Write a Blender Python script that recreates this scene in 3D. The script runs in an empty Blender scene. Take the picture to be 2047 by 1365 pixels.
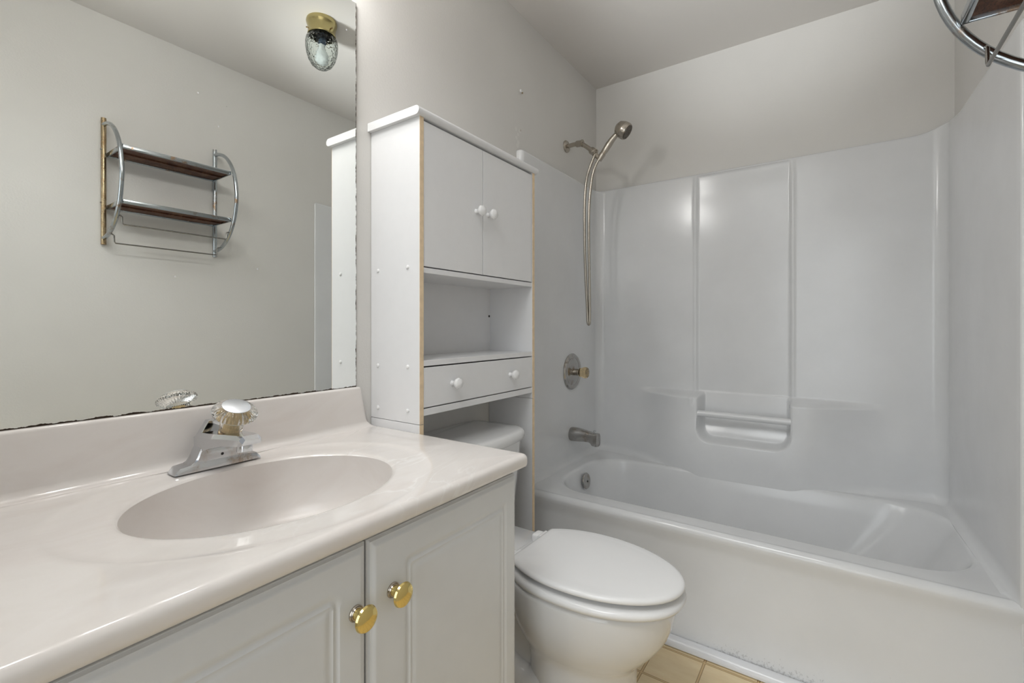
import bpy, bmesh, math, random
import numpy as np
from mathutils import Vector, Matrix

# ------------------------------------------------------------------ camera, world, exposure
SC = bpy.context.scene
COL = SC.collection
PSI = 0.6061
F_PX, V0 = 929.56, 653.08
cam_d = bpy.data.cameras.new('camera')
cam_d.sensor_width = 36.0
cam_d.lens = F_PX / 2047 * 36.0
cam_d.shift_y = (V0 - 682.5) / 2047
cam_d.clip_start = 0.01
cam = bpy.data.objects.new('camera', cam_d)
COL.objects.link(cam)
cam.location = (1.1321, 0.0, 1.0681)
cam.rotation_euler = (math.pi / 2, 0, PSI)
SC.camera = cam

WORLD = 0.4
world = bpy.data.worlds.new('added_ambient')  # added ambient fill that enters only through the doorway
SC.world = world
world.use_nodes = True
world.node_tree.nodes['Background'].inputs[0].default_value = (0.93, 0.96, 1.0, 1)
world.node_tree.nodes['Background'].inputs[1].default_value = WORLD

SC.view_settings.view_transform = 'Standard'
SC.view_settings.look = 'None'
SC.view_settings.exposure = 0.0
SC.view_settings.gamma = 1.0
SC.view_settings.use_curve_mapping = False

BULB_STRENGTH = 60.0
DOOR_FILL_POWER = 17.0
CEILING_FILL_POWER = 20.0
CEILING_FILL_FAR = 98.0
TOP_FILL = 3.5
# added fill lamp, shining in through the doorway behind the camera
door_fill = bpy.data.lights.new('added_door_fill', 'AREA')
door_fill.shape = 'RECTANGLE'; door_fill.size = 1.3; door_fill.size_y = 1.9
door_fill.energy = DOOR_FILL_POWER
door_fill.color = (0.92, 0.97, 1.0)
door_fill_o = bpy.data.objects.new('added_door_fill', door_fill)
COL.objects.link(door_fill_o)
door_fill_o.location = (0.9, -1.45, 1.25)
door_fill_o.rotation_euler = (math.pi / 2, 0, 0)
# added fill spots, aimed up at the ceiling to even out the brightness
def ceiling_fill(name, power, aim, cone):
    fl = bpy.data.lights.new(name, 'SPOT')
    fl.energy = power; fl.color = (0.94, 0.975, 1.0); fl.shadow_soft_size = 0.12; fl.spot_size = math.radians(cone); fl.spot_blend = 1.0
    o = bpy.data.objects.new(name, fl); COL.objects.link(o)
    o.location = (0.76, 0.25, 1.30)
    o.rotation_euler = (Vector(aim) - o.location).to_track_quat('-Z', 'Y').to_euler()
# added soft fill disk high above the camera, aimed down into the room
top_fill = bpy.data.lights.new('added_top_fill', 'AREA')
top_fill.shape = 'DISK'; top_fill.size = 0.75; top_fill.energy = TOP_FILL; top_fill.color = (0.95, 0.98, 1.0)
top_fill_o = bpy.data.objects.new('added_top_fill', top_fill); COL.objects.link(top_fill_o)
top_fill.spread = math.radians(95)
top_fill_o.location = (0.75, 0.0, 2.25)
top_fill_o.rotation_euler = (Vector((0.85, 1.45, 0.2)) - top_fill_o.location).to_track_quat('-Z', 'Y').to_euler()
ceiling_fill('added_ceiling_fill', CEILING_FILL_POWER, (0.76, 0.75, 2.44), 76)
ceiling_fill('added_ceiling_fill', CEILING_FILL_FAR, (0.85, 1.80, 2.44), 43)

# ------------------------------------------------------------------ materials
def srgb(r, g, b):
    f = lambda c: (c / 255) / 12.92 if c / 255 <= 0.04045 else ((c / 255 + 0.055) / 1.055) ** 2.4
    return (f(r), f(g), f(b), 1)

class NT:
    def __init__(s, name):
        s.m = bpy.data.materials.new(name); s.m.use_nodes = True
        s.t = s.m.node_tree; s.b = s.t.nodes['Principled BSDF']; s.out = s.t.nodes['Material Output']
    def n(s, typ, **kw):
        nd = s.t.nodes.new(typ)
        for k, v in kw.items():
            if k.startswith('i_'):
                key = k[2:]
                nd.inputs[int(key) if key.isdigit() else key].default_value = v
            else: setattr(nd, k, v)
        return nd
    def l(s, a, b): s.t.links.new(a, b)
    def pos(s): return s.n('ShaderNodeNewGeometry').outputs['Position']
    def math(s, op, a, b=None, c=None):
        nd = s.n('ShaderNodeMath', operation=op)
        for i, v in enumerate((a, b, c)):
            if v is None: continue
            if isinstance(v, (int, float)): nd.inputs[i].default_value = v
            else: s.l(v, nd.inputs[i])
        return nd.outputs[0]
    def noise(s, scale, detail=3, rough=0.5, vec=None, dist=0.0):
        nd = s.n('ShaderNodeTexNoise')
        nd.inputs['Scale'].default_value = scale; nd.inputs['Detail'].default_value = detail
        nd.inputs['Roughness'].default_value = rough; nd.inputs['Distortion'].default_value = dist
        s.l(vec if vec is not None else s.pos(), nd.inputs['Vector'])
        return nd.outputs['Fac']
    def ramp(s, fac, stops):
        nd = s.n('ShaderNodeValToRGB'); e = nd.color_ramp.elements
        while len(e) < len(stops): e.new(0.5)
        for el, (p, c) in zip(e, stops): el.position = p; el.color = c if len(c) == 4 else (*c, 1)
        s.l(fac, nd.inputs[0]); return nd.outputs[0]
    def mix(s, fac, a, b):
        nd = s.n('ShaderNodeMix', data_type='RGBA')
        for i, v in ((0, fac), (6, a), (7, b)):
            if isinstance(v, (int, float)): nd.inputs[i].default_value = v
            elif isinstance(v, tuple): nd.inputs[i].default_value = v
            else: s.l(v, nd.inputs[i])
        return nd.outputs[2]
    def bump(s, h, strength, dist=0.001):
        nd = s.n('ShaderNodeBump'); nd.inputs['Strength'].default_value = strength
        nd.inputs['Distance'].default_value = dist
        s.l(h, nd.inputs['Height']); s.l(nd.outputs[0], s.b.inputs['Normal'])
    def near(s, p, r):      # 1 inside a small ball about p, soft edge
        d = s.n('ShaderNodeVectorMath', operation='DISTANCE'); s.l(s.pos(), d.inputs[0]); d.inputs[1].default_value = p
        mr = s.n('ShaderNodeMapRange'); mr.inputs[1].default_value = r; mr.inputs[2].default_value = r * 0.6
        s.l(d.outputs['Value'], mr.inputs[0]); return mr.outputs[0]

def simple(name, col, rough=0.5, metal=0.0, spec=0.5, coat=0.0, var=0.0, vscale=8.0, bump=None):
    t = NT(name)
    t.b.inputs['Roughness'].default_value = rough; t.b.inputs['Metallic'].default_value = metal
    t.b.inputs['Specular IOR Level'].default_value = spec
    t.b.inputs['Coat Weight'].default_value = coat; t.b.inputs['Coat Roughness'].default_value = 0.08
    if var > 0:
        f = t.noise(vscale, 4)
        lo = tuple(c * (1 - var) for c in col[:3]) + (1,)
        hi = tuple(min(1, c * (1 + var)) for c in col[:3]) + (1,)
        t.l(t.ramp(f, [(0.35, lo), (0.65, hi)]), t.b.inputs['Base Color'])
    else: t.b.inputs['Base Color'].default_value = col
    if bump: t.bump(t.noise(bump[0], 2), bump[1], bump[2])
    return t.m

M = {}
def wall_mat(name, marks=()):
    t = NT(name)
    f = t.noise(3.0, 3)
    c = t.ramp(f, [(0.3, srgb(218, 216, 212)), (0.7, srgb(222, 220, 216))])
    for p, r, col in marks: c = t.mix(t.near(p, r), c, col)
    t.l(c, t.b.inputs['Base Color']); t.b.inputs['Roughness'].default_value = 0.42
    t.b.inputs['Specular IOR Level'].default_value = 0.35
    t.bump(t.noise(140, 3, 0.55), 0.35, 0.0012)
    return t.m
CHIP = srgb(226, 224, 220)
M['wall'] = wall_mat('greige_eggshell_paint')
M['wall_marked'] = wall_mat('greige_eggshell_paint_chipped', [
    ((0, 1.664, 1.925), 0.011, CHIP), ((0, 1.68, 1.905), 0.009, CHIP), ((0, 1.668, 1.888), 0.010, CHIP), ((0, 1.682, 1.872), 0.012, CHIP),
    ((0, 1.694, 1.925), 0.011, CHIP), ((0, 1.70, 1.93), 0.006, srgb(196, 190, 182)), ((0, 1.676, 1.856), 0.012, CHIP)])
t = NT('ceiling_paint'); t.b.inputs['Base Color'].default_value = srgb(214, 210, 205); t.b.inputs['Roughness'].default_value = 0.7
t.bump(t.noise(90, 3), 0.25, 0.001); M['ceiling'] = t.m

def white_gloss(name, col, rough=0.16, grime=0.05):
    t = NT(name)
    f = t.noise(4.0, 5, 0.6)
    c = t.ramp(f, [(0.3, tuple(v * (1 - grime) for v in col[:3]) + (1,)), (0.62, col)])
    t.l(c, t.b.inputs['Base Color'])
    r = t.noise(7.0, 4, 0.6)
    rr = t.n('ShaderNodeMapRange'); rr.inputs[3].default_value = rough * 0.8; rr.inputs[4].default_value = rough * 1.5
    t.l(r, rr.inputs[0]); t.l(rr.outputs[0], t.b.inputs['Roughness'])
    t.bump(t.noise(9, 2), 0.12, 0.002)
    return t.m
M['fiberglass'] = white_gloss('white_fiberglass', srgb(226, 227, 228))
# tub apron: the same gelcoat with scuffs near the floor
t = NT('scuffed_white_fiberglass')
f = t.noise(4.0, 5, 0.6)
c = t.ramp(f, [(0.3, srgb(221, 222, 223)), (0.62, srgb(226, 227, 228))])
sep = t.n('ShaderNodeSeparateXYZ'); t.l(t.pos(), sep.inputs[0])
spk = t.noise(130, 4, 0.7)
low = t.n('ShaderNodeMapRange'); low.inputs[1].default_value = 0.065; low.inputs[2].default_value = 0.024; t.l(sep.outputs[2], low.inputs[0])
xr = t.n('ShaderNodeMapRange'); xr.inputs[1].default_value = 0.68; xr.inputs[2].default_value = 0.86; t.l(sep.outputs[0], xr.inputs[0])
th = t.math('GREATER_THAN', t.math('ADD', spk, t.math('MULTIPLY', t.math('MULTIPLY', low.outputs[0], xr.outputs[0]), 0.22)), 0.72)
fr = t.math('LESS_THAN', sep.outputs[1], 1.64)
c = t.mix(t.math('MULTIPLY', t.math('MULTIPLY', th, fr), 0.3), c, srgb(120, 118, 116))
for p, r in (((0.80, 1.622, 0.165), 0.0035), ((0.90, 1.64, 0.25), 0.003), ((1.02, 1.64, 0.255), 0.003), ((0.61, 1.655, 0.29), 0.003)):
    c = t.mix(t.near(p, r * 1.6), c, srgb(60, 58, 56))
t.l(c, t.b.inputs['Base Color']); t.b.inputs['Roughness'].default_value = 0.17
M['apron'] = t.m
M['porcelain'] = simple('white_porcelain', srgb(228, 228, 228), 0.09, coat=0.4)
M['seat'] = simple('white_enamelled_seat', srgb(240, 240, 240), 0.16)
M['cab_white'] = simple('white_laminate', srgb(232, 232, 233), 0.33, var=0.006, vscale=30)
M['door_white'] = simple('white_thermofoil', srgb(220, 222, 224), 0.34, var=0.015, vscale=12)
M['knob_white'] = simple('white_ceramic', srgb(238, 238, 238), 0.18)
M['tan_edge'] = simple('raw_fibreboard_edge', srgb(228, 205, 172), 0.7, var=0.06, vscale=60)
M['dark'] = simple('dark_gap', srgb(40, 38, 36), 0.8)
M['trim'] = simple('white_vinyl_trim', srgb(232, 234, 238), 0.22)
M['door_trim'] = simple('white_door_trim', srgb(225, 224, 220), 0.35)

def marble(name, veins):
    t = NT(name)
    mp = t.n('ShaderNodeMapping'); mp.inputs['Scale'].default_value = (1, 0.5, 1); mp.inputs['Rotation'].default_value = (0, 0, 0.5)
    t.l(t.pos(), mp.inputs[0])
    f = t.noise(5.0, 6, 0.6, mp.outputs[0], 1.6)
    c = t.ramp(f, [(0.3, srgb(226, 220, 215)), (0.5, srgb(230, 225, 221)), (0.7, srgb(224, 217, 212))])
    if veins:
        w = t.noise(3.2, 5, 0.55, mp.outputs[0], 2.2)
        v = t.ramp(t.math('ABSOLUTE', t.math('SUBTRACT', w, 0.5)), [(0.0, (1, 1, 1)), (0.012, (0, 0, 0))])
        m2 = t.ramp(t.noise(2.0, 1), [(0.46, (0, 0, 0)), (0.62, (0.9, 0.9, 0.9))])
        c = t.mix(t.math('MULTIPLY', v, m2), c, srgb(238, 235, 232))
    t.l(c, t.b.inputs['Base Color']); t.b.inputs['Roughness'].default_value = 0.09
    t.b.inputs['Coat Weight'].default_value = 0.3; t.b.inputs['Coat Roughness'].default_value = 0.05
    return t.m
M['marble'] = marble('pinkish_cultured_marble', True)
M['marble_plain'] = marble('pinkish_cultured_marble_bowl', False)
M['bowl'] = marble('pinkish_cultured_marble_basin', False)
M['bowl'].node_tree.nodes['Principled BSDF'].inputs['Roughness'].default_value = 0.28
M['bowl'].node_tree.nodes['Principled BSDF'].inputs['Coat Weight'].default_value = 0.0

def metal(name, col, rough, stain=None, sscale=18.0, sthr=(0.5, 0.62)):
    t = NT(name); t.b.inputs['Metallic'].default_value = 1.0; t.b.inputs['Roughness'].default_value = rough
    c = col
    if stain:
        f = t.ramp(t.noise(sscale, 5, 0.65), [(sthr[0], (0, 0, 0)), (sthr[1], (1, 1, 1))])
        c = t.mix(f, col, stain)
        t.l(c, t.b.inputs['Base Color'])
        t.l(t.mix(f, (rough,) * 3 + (1,), (0.4,) * 3 + (1,)), t.b.inputs['Roughness'])
    else: t.b.inputs['Base Color'].default_value = col
    return t.m
M['chrome'] = metal('polished_chrome', srgb(212, 214, 217), 0.07)
M['chrome_stained'] = metal('water_stained_chrome', srgb(205, 208, 212), 0.14, srgb(168, 150, 132), 30, (0.52, 0.75))
M['nickel'] = metal('brushed_nickel', srgb(180, 173, 162), 0.25)
M['nickel_dark'] = metal('brushed_nickel_nozzles', srgb(110, 105, 98), 0.4)
M['rack_chrome'] = metal('aged_chrome', srgb(176, 182, 186), 0.16, srgb(150, 120, 90), 14, (0.56, 0.68))
M['rack_post'] = metal('brassy_aged_chrome', srgb(176, 158, 128), 0.22, srgb(140, 112, 80), 20, (0.45, 0.7))
M['brass'] = metal('polished_brass', srgb(228, 206, 136), 0.10)
M['pale_brass'] = metal('pale_brass', srgb(178, 166, 118), 0.14)
M['tub_metal'] = metal('worn_chrome', srgb(182, 180, 177), 0.2, srgb(150, 136, 120), 24, (0.5, 0.75))
M['cap'] = metal('matt_silver_cap', srgb(225, 228, 234), 0.35)
M['stem'] = simple('yellowed_plastic_stem', srgb(226, 200, 150), 0.4, var=0.15, vscale=120)
M['wire'] = metal('steel_wire', srgb(150, 148, 144), 0.25)
M['silver_plate'] = metal('tarnished_silver', srgb(180, 172, 160), 0.2)

# rusty perforated shelf sheet
t = NT('rusty_perforated_sheet')
f = t.noise(26, 6, 0.7)
c = t.ramp(f, [(0.3, srgb(70, 42, 30)), (0.5, srgb(104, 66, 46)), (0.7, srgb(140, 108, 82))])
vo = t.n('ShaderNodeTexVoronoi'); vo.inputs['Scale'].default_value = 260; t.l(t.pos(), vo.inputs['Vector'])
c = t.mix(t.ramp(vo.outputs['Distance'], [(0.25, (1, 1, 1)), (0.4, (0, 0, 0))]), c, srgb(52, 34, 26))
t.l(c, t.b.inputs['Base Color']); t.b.inputs['Metallic'].default_value = 0.35; t.b.inputs['Roughness'].default_value = 0.5
M['rust_sheet'] = t.m

# acrylic handles
def acrylic(name, col, rough=0.03):
    t = NT(name); t.b.inputs['Base Color'].default_value = col; t.b.inputs['Transmission Weight'].default_value = 1.0
    t.b.inputs['IOR'].default_value = 1.47; t.b.inputs['Roughness'].default_value = rough
    return t.m
M['acrylic'] = acrylic('clear_acrylic', (0.97, 0.96, 0.93, 1))
M['acrylic_amber'] = acrylic('yellowed_acrylic', srgb(234, 211, 168), 0.12)
t = NT('clear_patterned_glass'); t.b.inputs['Base Color'].default_value = (0.93, 0.97, 0.95, 1)
t.b.inputs['Transmission Weight'].default_value = 1.0; t.b.inputs['IOR'].default_value = 1.16; t.b.inputs['Roughness'].default_value = 0.08
vo = t.n('ShaderNodeTexVoronoi'); vo.inputs['Scale'].default_value = 90; t.l(t.pos(), vo.inputs['Vector'])
t.bump(vo.outputs['Distance'], 0.9, 0.006); M['globe'] = t.m
M['socket'] = metal('blued_steel_socket', srgb(90, 104, 124), 0.3)
M['bulb_off'] = simple('frosted_bulb', srgb(235, 238, 240), 0.3)

# mirror: silvered glass, specks, corroded silver along the foot
t = NT('old_mirror_glass')
t.b.inputs['Metallic'].default_value = 1.0; t.b.inputs['Base Color'].default_value = (0.93, 0.95, 0.93, 1); t.b.inputs['Roughness'].default_value = 0.0
sep = t.n('ShaderNodeSeparateXYZ'); t.l(t.pos(), sep.inputs[0])
edge = t.noise(48, 5, 0.7)
bot = t.math('LESS_THAN', sep.outputs[2], t.math('ADD', 0.8992, t.math('MULTIPLY', t.math('SUBTRACT', edge, 0.5), 0.013)))
rgt = t.math('GREATER_THAN', sep.outputs[1], t.math('ADD', 0.8402, t.math('MULTIPLY', t.math('SUBTRACT', edge, 0.5), 0.010)))
crust = t.math('MAXIMUM', bot, rgt)
vo = t.n('ShaderNodeTexVoronoi'); vo.inputs['Scale'].default_value = 42; t.l(t.pos(), vo.inputs['Vector'])
wn = t.n('ShaderNodeTexWhiteNoise'); t.l(vo.outputs['Position'], wn.inputs[0])
speck = t.math('MULTIPLY', t.math('LESS_THAN', vo.outputs['Distance'], 0.09), t.math('GREATER_THAN', wn.outputs[0], 0.985))
d1 = t.n('ShaderNodeBsdfDiffuse'); d1.inputs[0].default_value = srgb(62, 52, 44)
d2 = t.n('ShaderNodeBsdfDiffuse'); d2.inputs[0].default_value = srgb(235, 235, 235)
ms = t.n('ShaderNodeMixShader'); t.l(t.math('MULTIPLY', speck, 0.5), ms.inputs[0]); t.l(t.b.outputs[0], ms.inputs[1]); t.l(d2.outputs[0], ms.inputs[2])
ms2 = t.n('ShaderNodeMixShader'); t.l(crust, ms2.inputs[0]); t.l(ms.outputs[0], ms2.inputs[1]); t.l(d1.outputs[0], ms2.inputs[2])
t.l(ms2.outputs[0], t.out.inputs[0]); M['mirror'] = t.m
M['mirror_edge'] = simple('ground_glass_edge', srgb(120, 122, 116), 0.3)

# vinyl floor, 6 inch squares with a light joint between two dark lines
t = NT('tan_vinyl_tile')
sep = t.n('ShaderNodeSeparateXYZ'); t.l(t.pos(), sep.inputs[0])
def linedist(ax, off):
    u = t.math('FRACT', t.math('ADD', t.math('DIVIDE', t.math('SUBTRACT', sep.outputs[ax], off), 0.152), 20.5))
    return t.math('MULTIPLY', t.math('ABSOLUTE', t.math('SUBTRACT', u, 0.5)), 0.152)
d = t.math('MINIMUM', linedist(0, 0.641), linedist(1, 1.411))
mp = t.n('ShaderNodeMapping'); mp.inputs['Scale'].default_value = (0.4, 1.5, 1); mp.inputs['Rotation'].default_value = (0, 0, 0.6); t.l(t.pos(), mp.inputs[0])
c = t.ramp(t.noise(22, 5, 0.6, mp.outputs[0]), [(0.3, srgb(234, 211, 168)), (0.7, srgb(244, 226, 188))])
c = t.mix(t.math('LESS_THAN', d, 0.0042), c, srgb(150, 118, 78))
c = t.mix(t.math('LESS_THAN', d, 0.0026), c, srgb(218, 190, 142))
c = t.mix(t.math('GREATER_THAN', t.noise(120, 3, 0.7), 0.74), c, srgb(120, 98, 70))
t.l(c, t.b.inputs['Base Color']); t.b.inputs['Roughness'].default_value = 0.45; M['floor'] = t.m

def emit(name, col, s):
    t = NT(name); t.b.inputs['Base Color'].default_value = (0.9, 0.9, 0.9, 1)
    t.b.inputs['Emission Color'].default_value = col; t.b.inputs['Emission Strength'].default_value = s
    return t.m
M['bulb_on'] = emit('lit_vanity_bulb', (1.0, 0.985, 0.96, 1), BULB_STRENGTH)

# ------------------------------------------------------------------ mesh helpers (world coordinates in, parent-relative meshes out)
BASE = {}
def thing(name, base, label, cat, group=None):
    o = bpy.data.objects.new(name, None); COL.objects.link(o); o.location = base; o.empty_display_size = 0.05
    o['label'] = label; o['category'] = cat
    if group: o['group'] = group
    BASE[o.name] = Vector(base); return o

class G:
    """a mesh being collected in world coordinates"""
    def __init__(s): s.v = []; s.f = []
    def add(s, verts, faces):
        k = len(s.v); s.v += [tuple(map(float, p)) for p in verts]; s.f += [tuple(i + k for i in f) for f in faces]; return s
    def box(s, x0, x1, y0, y1, z0, z1, bev=0.0, seg=2):
        bm = bmesh.new(); bmesh.ops.create_cube(bm, size=1)
        for v in bm.verts: v.co = Vector(((x0 + x1) / 2 + v.co.x * (x1 - x0), (y0 + y1) / 2 + v.co.y * (y1 - y0), (z0 + z1) / 2 + v.co.z * (z1 - z0)))
        if bev: bmesh.ops.bevel(bm, geom=bm.edges[:], offset=bev, segments=seg, affect='EDGES', profile=0.5)
        return s.bm(bm)
    def bm(s, bm):
        bm.verts.index_update(); s.add([v.co for v in bm.verts], [[v.index for v in f.verts] for f in bm.faces]); bm.free(); return s
    def loft(s, loops, cap0=True, cap1=True, closed=True):
        n = len(loops[0]); V = [p for L in loops for p in L]; F = []
        for a in range(len(loops) - 1):
            for i in range(n if closed else n - 1):
                j = (i + 1) % n; F.append((a * n + i, a * n + j, (a + 1) * n + j, (a + 1) * n + i))
        if cap0: F.append(tuple(reversed(range(n))))
        if cap1: F.append(tuple((len(loops) - 1) * n + i for i in range(n)))
        return s.add(V, F)
    def lathe(s, prof, org, axis=(0, 0, 1), n=32, flute=0.0, nf=0):
        ax = Vector(axis).normalized(); up = Vector((0, 0, 1)) if abs(ax.z) < 0.9 else Vector((0, 1, 0))
        u = up.cross(ax).normalized(); w = ax.cross(u); org = Vector(org)
        loops = []
        for r, h in prof:
            L = []
            for i in range(n):
                a = 2 * math.pi * i / n; rr = r * (1 + flute * math.cos(nf * a)) if nf else r
                L.append(org + ax * h + (u * math.cos(a) + w * math.sin(a)) * max(rr, 1e-5))
            loops.append(L)
        return s.loft(loops)
    def tube(s, pts, r, n=14, sub=0, flat=None):
        P = [Vector(p) for p in pts]
        if sub: P = catmull(P, sub)
        R = r if isinstance(r, (list, tuple)) else [r] * len(P)
        if len(R) != len(P): R = [float(np.interp(i / (len(P) - 1), np.linspace(0, 1, len(R)), R)) for i in range(len(P))]
        T = [(P[min(i + 1, len(P) - 1)] - P[max(i - 1, 0)]).normalized() for i in range(len(P))]
        ref = Vector((0, 1, 0)) if abs(T[0].y) < 0.8 else Vector((0, 0, 1))
        loops = []; nrm = (ref - T[0] * ref.dot(T[0])).normalized()
        for p, tt, rr in zip(P, T, R):
            nrm = (nrm - tt * nrm.dot(tt)).normalized(); b = tt.cross(nrm)
            loops.append([p + (nrm * math.cos(2 * math.pi * i / n) + b * math.sin(2 * math.pi * i / n)) * rr for i in range(n)])
        return s.loft(loops)
    def prism(s, poly, axis, a, b, bev=0.0, seg=2):
        """poly: 2-D points in the plane across the axis; extruded from a to b"""
        def p3(q, h): return {0: (h, q[0], q[1]), 1: (q[0], h, q[1]), 2: (q[0], q[1], h)}[axis]
        bm = bmesh.new(); va = [bm.verts.new(p3(q, a)) for q in poly]; vb = [bm.verts.new(p3(q, b)) for q in poly]
        n = len(poly); bm.faces.new(va); bm.faces.new(list(reversed(vb)))
        for i in range(n): bm.faces.new((va[i], vb[i], vb[(i + 1) % n], va[(i + 1) % n]))
        bmesh.ops.recalc_face_normals(bm, faces=bm.faces[:])
        if bev: bmesh.ops.bevel(bm, geom=bm.edges[:], offset=bev, segments=seg, affect='EDGES', profile=0.5)
        return s.bm(bm)
    def grid(s, P):
        """P[i][j] points"""
        a, b = len(P), len(P[0]); V = [p for r in P for p in r]
        return s.add(V, [(i * b + j, i * b + j + 1, (i + 1) * b + j + 1, (i + 1) * b + j) for i in range(a - 1) for j in range(b - 1)])
    def build(s, name, mat, parent=None, smooth=35, base=None, label=None, recalc=True, **props):
        V = np.array(s.v)
        if parent is not None: b = BASE[parent.name]
        else: b = Vector(base) if base is not None else Vector(((V[:, 0].min() + V[:, 0].max()) / 2, (V[:, 1].min() + V[:, 1].max()) / 2, V[:, 2].min()))
        me = bpy.data.meshes.new(name); me.from_pydata([Vector(p) - b for p in s.v], [], s.f); me.validate()
        if recalc:
            bm = bmesh.new(); bm.from_mesh(me); bmesh.ops.recalc_face_normals(bm, faces=bm.faces[:]); bm.to_mesh(me); bm.free()
        me.materials.append(mat)
        if smooth:
            me.shade_smooth(); me.set_sharp_from_angle(angle=math.radians(smooth))
        o = bpy.data.objects.new(name, me); COL.objects.link(o)
        if parent is not None: o.parent = parent
        else: o.location = b
        BASE[o.name] = b
        if label: o['label'] = label
        for k, v in props.items(): o[k] = v
        return o

def catmull(P, sub):
    out = []; n = len(P)
    for i in range(n - 1):
        p0, p1, p2, p3 = P[max(i - 1, 0)], P[i], P[i + 1], P[min(i + 2, n - 1)]
        for k in range(sub):
            u = k / sub
            out.append(0.5 * ((2 * p1) + (p2 - p0) * u + (2 * p0 - 5 * p1 + 4 * p2 - p3) * u * u + (3 * p1 - p0 - 3 * p2 + p3) * u ** 3))
    out.append(P[-1].copy()); return out

def dup(root, loc, label, group):
    r = root.copy(); COL.objects.link(r); r.location = loc; r['label'] = label; r['group'] = group
    for ch in list(root.children):
        c = ch.copy(); COL.objects.link(c); c.parent = r
        for g in ch.children:
            d = g.copy(); COL.objects.link(d); d.parent = c
    return r

def sstep(a, b, x):
    t = np.clip((np.asarray(x, float) - a) / (b - a), 0, 1); return t * t * (3 - 2 * t)
def rrect_sdf(x, y, x0, x1, y0, y1, r):
    cx, cy, hx, hy = (x0 + x1) / 2, (y0 + y1) / 2, (x1 - x0) / 2 - r, (y1 - y0) / 2 - r
    qx, qy = np.abs(x - cx) - hx, np.abs(y - cy) - hy
    return np.hypot(np.maximum(qx, 0), np.maximum(qy, 0)) + np.minimum(np.maximum(qx, qy), 0) - r
def ray_rrect(c, ang, x0, x1, y0, y1, r):
    out = []
    for a in ang:
        lo, hi = 0.0, 3.0
        for _ in range(44):
            m = (lo + hi) / 2
            if rrect_sdf(c[0] + m * math.cos(a), c[1] + m * math.sin(a), x0, x1, y0, y1, r) < 0: lo = m
            else: hi = m
        out.append((c[0] + lo * math.cos(a), c[1] + lo * math.sin(a)))
    return out

# ------------------------------------------------------------------ the room
R, YB, ZC, YN = 1.52, 2.488, 2.44, -0.55
def struct(name, g, mat, label, cat, smooth=0):
    return g.build(name, mat, None, smooth, label=label, kind='structure', category=cat)
struct('floor', G().box(-0.1, R + 0.1, YN - 0.1, YB + 0.1, -0.06, 0.0), M['floor'], 'tan square patterned vinyl floor beside the tub', 'floor')
struct('ceiling', G().box(-0.1, R + 0.1, YN - 0.1, YB + 0.1, ZC, ZC + 0.06), M['ceiling'], 'flat painted ceiling above the room', 'ceiling')
struct('wall_left', G().box(-0.1, 0, YN - 0.1, YB + 0.1, 0, ZC), M['wall_marked'], 'greige painted wall behind mirror and toilet', 'wall')
struct('wall_right', G().box(R, R + 0.1, YN - 0.1, YB + 0.1, 0, ZC), M['wall'], 'greige painted wall that carries the metal rack', 'wall')
struct('wall_back', G().box(0, R, YB, YB + 0.1, 0, ZC), M['wall'], 'greige painted wall above the long side of the tub', 'wall')
DX0, DX1, DZ = 0.64, 1.44, 2.03
struct('wall_front', G().box(0, DX0, YN - 0.1, YN, 0, ZC).box(DX1, R, YN - 0.1, YN, 0, ZC).box(DX0, DX1, YN - 0.1, YN, DZ, ZC), M['wall'],
       'greige painted wall with the open doorway behind the camera', 'wall')
g = G()
g.box(DX0 - 0.06, DX0, YN, YN + 0.015, 0, DZ + 0.06, 0.004).box(DX1, DX1 + 0.06, YN, YN + 0.015, 0, DZ + 0.06, 0.004).box(DX0, DX1, YN, YN + 0.015, DZ, DZ + 0.06, 0.004)
struct('trim_2', g, M['door_trim'], 'white casing around the doorway', 'trim', 30)

# rounded white strip where the tub apron meets the floor
prof = [(1.582, 0.0), (1.582, 0.0035)] + [(1.60 - 0.026 * math.cos(a), 0.004 + 0.024 * math.sin(a)) for a in np.linspace(0, math.pi / 2, 9)] + [(1.603, 0.028), (1.603, 0.0)]
g = G(); g.prism(prof, 0, 0.001, 1.519)
struct('trim_1', g, M['trim'], 'white quarter round strip along the foot of the tub apron', 'trim', 40)

# ------------------------------------------------------------------ tub and shower unit
tub = thing('bathtub_shower_unit', (0.76, 2.05, 0.0), 'white one-piece fiberglass bathtub with moulded shower walls', 'bathtub')
FX0, FX1, FY, TY = 0.030, 1.492, 2.45, 1.665
ZR, ZS = 0.38, 1.836
RC = 0.045
path = []
def arc(cx, cy, r, a0, a1, n): return [(cx + r * math.cos(a), cy + r * math.sin(a)) for a in np.linspace(a0, a1, n)]
rf = 0.018
path += [(0.001, TY)]
path += arc(FX0 - rf, TY + rf, rf, -math.pi / 2, 0, 9)
path += [(FX0, y) for y in np.linspace(TY + rf + 0.02, FY - RC - 0.01, 40)]
path += arc(FX0 + RC, FY - RC, RC, math.pi, math.pi / 2, 13)
path += [(x, FY) for x in np.linspace(FX0 + RC + 0.006, FX1 - RC - 0.006, 330)]
path += arc(FX1 - RC, FY - RC, RC, math.pi / 2, 0, 13)
path += [(FX1, y) for y in np.linspace(FY - RC - 0.01, TY + rf + 0.02, 40)]
path += arc(FX1 + 0.006, TY + 0.006, 0.006, math.pi, 1.5 * math.pi, 9)
path += [(R - 0.001, TY)]
path = np.array(path)
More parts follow.
